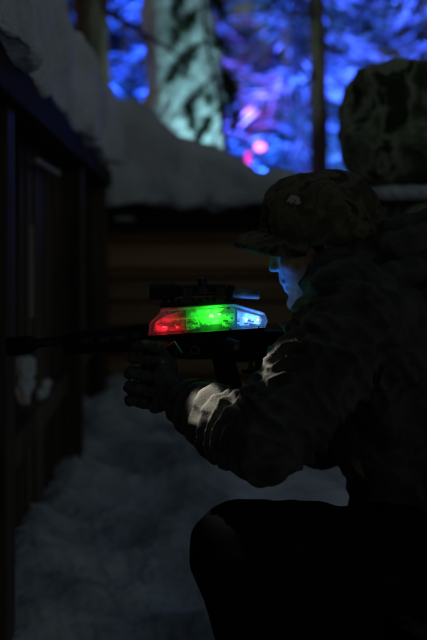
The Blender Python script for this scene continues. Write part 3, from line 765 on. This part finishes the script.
# jacket
bm = bmesh.new()
for a, b, ra, rb in ((neckb+Vector((.02,0,-.02)),chest,.115,.185),(chest,belly,.185,.185),(belly,pelvis+Vector((0,0,.02)),.185,.19),
                     (neckb,Lsh,.085,.080),(neckb,Rsh,.085,.082),(Lsh,Lel,.086,.069),(Lsh,Lsh.lerp(chest,.6),.088,.12),(Rsh,Rsh.lerp(chest,.6),.09,.12),
                     (Rsh,Rel,.088,.07)):
    capsule(bm, a, b, ra, rb, 26, 7)
chain(bm, [Lel, Lel.lerp(Lwr,.45)+Vector((0,-.004,-.010)), Lel.lerp(Lwr,.93)], [.068,.056,.036]); chain(bm, [Rel, Rel.lerp(Rwr,.9)], [.066,.036])
capsule(bm, Lel.lerp(Lwr,.88), Lel.lerp(Lwr,.97), .039,.037)
# standing collar wrapped round the jaw and ears
for s in (-1,1):
    cp = [hd(-.054,s*.030,-.155), hd(-.036,s*.066,-.130), hd(-.026,s*.086,-.088), hd(-.006,s*.098,-.050), hd(.055,s*.092,-.045), hd(.105,s*.060,-.055), hd(.12,0,-.06)]
    chain(bm, cp, [.015,.017,.020,.022,.024,.026,.028])
    cp2 = [c+Vector((.01,0,-.035)) for c in cp]; chain(bm, cp2, [.022,.024,.026,.028,.03,.034,.034])
for k in range(20):
    a = 2*PI*k/20; b = 2*PI*(k+1)/20
    P_ = lambda t: hd(.050+.082*math.cos(t), .078*math.sin(t), -.135+.028*math.cos(t))
    capsule(bm, P_(a), P_(b), .028,.028, 10, 3)
# hood lying bunched on the back
ellip(bm, W(400,258,1.70), (.120,.135,.055), Matrix.Rotation(R(4),3,'Y'))
ellip(bm, W(425,286,1.70), (.13,.14,.09), Matrix.Rotation(R(25),3,'Y'))
for (hx, hy, ry, rz, rr_) in ((386,242,.126,.022,.027),(372,272,.142,.026,.025),(406,228,.108,.016,.024)):
    for k in range(16):
        a = R(-150+300*k/16); b = R(-150+300*(k+1)/16)
        P_ = lambda t: W(hx,hy,1.69)+Vector((.075*math.cos(t)+.02, ry*math.sin(t), rz*math.cos(t)))
        capsule(bm, P_(a), P_(b), rr_, rr_, 10, 3)
me = remesh(bm, 0.0026, 5)
co = get_co(me); no = get_no(me)
def segfold(co, p0, p1, rad, amp, lam, seed, skew, warp=1.3, sharp=0.9, even=0.3, flat=False):
    """ridged creases running across a sleeve"""
    p0n, p1n = np.array(p0), np.array(p1); ax = p1n-p0n; L = np.linalg.norm(ax); ax /= L
    rel = co-p0n; t = rel@ax; perp = rel-t[:,None]*ax; dist = np.linalg.norm(perp,axis=1)
    _, u, v = frame(Vector(ax)); an = np.arctan2(perp@np.array(v), perp@np.array(u))
    w = np.clip((1.02-t/L)*12,0,1)*np.clip(t/L*2+.45,0,1) if flat else np.clip(1-np.abs(t/L-.5)*1.9+.45,0,1)
    w = w*np.clip((rad*1.5-dist)/(rad*.4),0,1)
    out = np.zeros(len(co), np.float32); idx = np.nonzero(w > .005)[0]; cc = co[idx]
    ph = t[idx]/lam + skew*np.sin(an[idx]+seed) + warp*pn(cc,11,seed) + .22*pn(cc,30,seed+5)
    rg = (1-np.abs(np.sin(PI*ph)))**sharp; m = even+(1-even)*np.clip(pn(cc,14,seed+9)*2.0+.6,0,1)
    out[idx] = amp*w[idx]*m*(rg-.3)
    return out, w
f1, w1 = segfold(co, Lel, Lwr, .080, .0170, .0245, 2.0, .40, .75, 0.62, .72, True)
f2, _ = segfold(co, Lsh, Lel, .115, .020, .044, 5.0, .7)
f3, _ = segfold(co, Lsh, Lel, .115, .008, .024, 9.0, .8, 1.2)
keep = 1-.75*np.clip(w1,0,1)
dsp = f1 + f2 + f3 + keep*(.012*pn(co,7,1) + .008*(1-2.4*np.abs(pn(co*np.array([1,1,.7],np.float32),13,6))) + .004*(1-2.6*np.abs(pn(co,27,4)))) + .0012*pn(co,60,3)
set_co(me, co+no*dsp[:,None])
me = resmooth(me, 1)
jk = link('jacket', me, M['jacket'], person, PB)
# trousers
bm = bmesh.new()
for a, b, ra, rb in ((pelvis,Lhip,.16,.115),(pelvis,Rhip,.16,.115),(Lhip,Lkn,.108,.077),(Lkn,Lan+Vector((0,0,.06)),.076,.064),(Rhip,Rkn,.112,.082),(Rkn,Ran,.076,.06),
                     (W(330,600,1.60),W(345,690,1.62),.095,.085),(W(440,600,1.76),W(430,690,1.80),.13,.10)):
    capsule(bm, a, b, ra, rb, 24, 6)
me = remesh(bm, 0.006, 4); disp(me,.014,8,2); disp(me,.008,20,4)
link('trousers', me, M['trouser'], person, PB)
# boots
bm = bmesh.new(); a = Lan
capsule(bm, a+Vector((.012,0,.10)), a+Vector((.015,0,-.03)), .052,.047); capsule(bm, a+Vector((.03,0,-.06)), a+Vector((-.08,0,-.068)), .043,.042); capsule(bm, a+Vector((-.08,0,-.07)), a+Vector((-.175,-.005,-.075)), .042,.034)
box(bm, (a.x-.07, a.y, .014), (.29,.085,.03), None, .008)
me = remesh(bm,.005,3); link('boot', me, M['boot'], person, PB)
bm = bmesh.new(); a = Ran
capsule(bm, a+Vector((-.06,0,0)), a+Vector((.03,0,.0)), .055,.046); capsule(bm, a+Vector((.03,0,0)), a+Vector((.09,0,-.045)), .042,.036)
capsule(bm, a+Vector((.07,0,.03)), a+Vector((.10,0,-.05)), .036,.032)
me = remesh(bm,.005,3); link('boot', me, M['boot'], person, PB)
# gloves
for H, wr, el in ((LH,Lwr,Lel),(RH,Rwr,Rel)):
    bm = bmesh.new(); hand_bm(bm, H, wr, el, 1.0)
    for pts, rad in H[0]: ellip(bm, pts[0], (.0132,.0132,.0120)); ellip(bm, pts[1], (.0118,)*3)
    me = remesh(bm,.0020,1); disp(me,.0022,110); disp(me,.0034,45,3)
    link('glove', me, M['glove'], person, PB)

# ------------------------------------------------------------------ world, moonlight, camera
w = bpy.data.worlds.new('World'); SC.world = w; w.use_nodes = True
nt = w.node_tree; bgn = nt.nodes['Background']
sky = nt.nodes.new('ShaderNodeTexSky'); sky.sky_type = 'NISHITA'; sky.sun_disc = False
sky.sun_elevation = R(2.0); sky.sun_rotation = R(-60)
nt.links.new(sky.outputs['Color'], bgn.inputs['Color']); bgn.inputs['Strength'].default_value = 0.072
sl = bpy.data.lights.new('moon', 'SUN'); sl.energy = 0.11; sl.angle = R(6); sl.color = (.80,.89,1.0)
so = bpy.data.objects.new('moon', sl); C.objects.link(so)
v = Vector((-0.35,0.40,1.0)); so.rotation_euler = v.to_track_quat('Z','Y').to_euler(); so.location = (0,0,8)

cd = bpy.data.cameras.new('camera'); cam = bpy.data.objects.new('camera', cd); C.objects.link(cam)
cam.location = (0,0,CAMZ); cam.rotation_euler = (R(90),0,0)
cd.sensor_fit = 'VERTICAL'; cd.sensor_height = 36; cd.lens = 50; cd.shift_y = -80/640; cd.clip_end = 600; cd.clip_start = 0.05
cd.dof.use_dof = True; cd.dof.focus_distance = 1.58; cd.dof.aperture_fstop = 2.4
SC.camera = cam
SC.view_settings.view_transform = 'Standard'; SC.view_settings.look = 'None'; SC.view_settings.exposure = 0
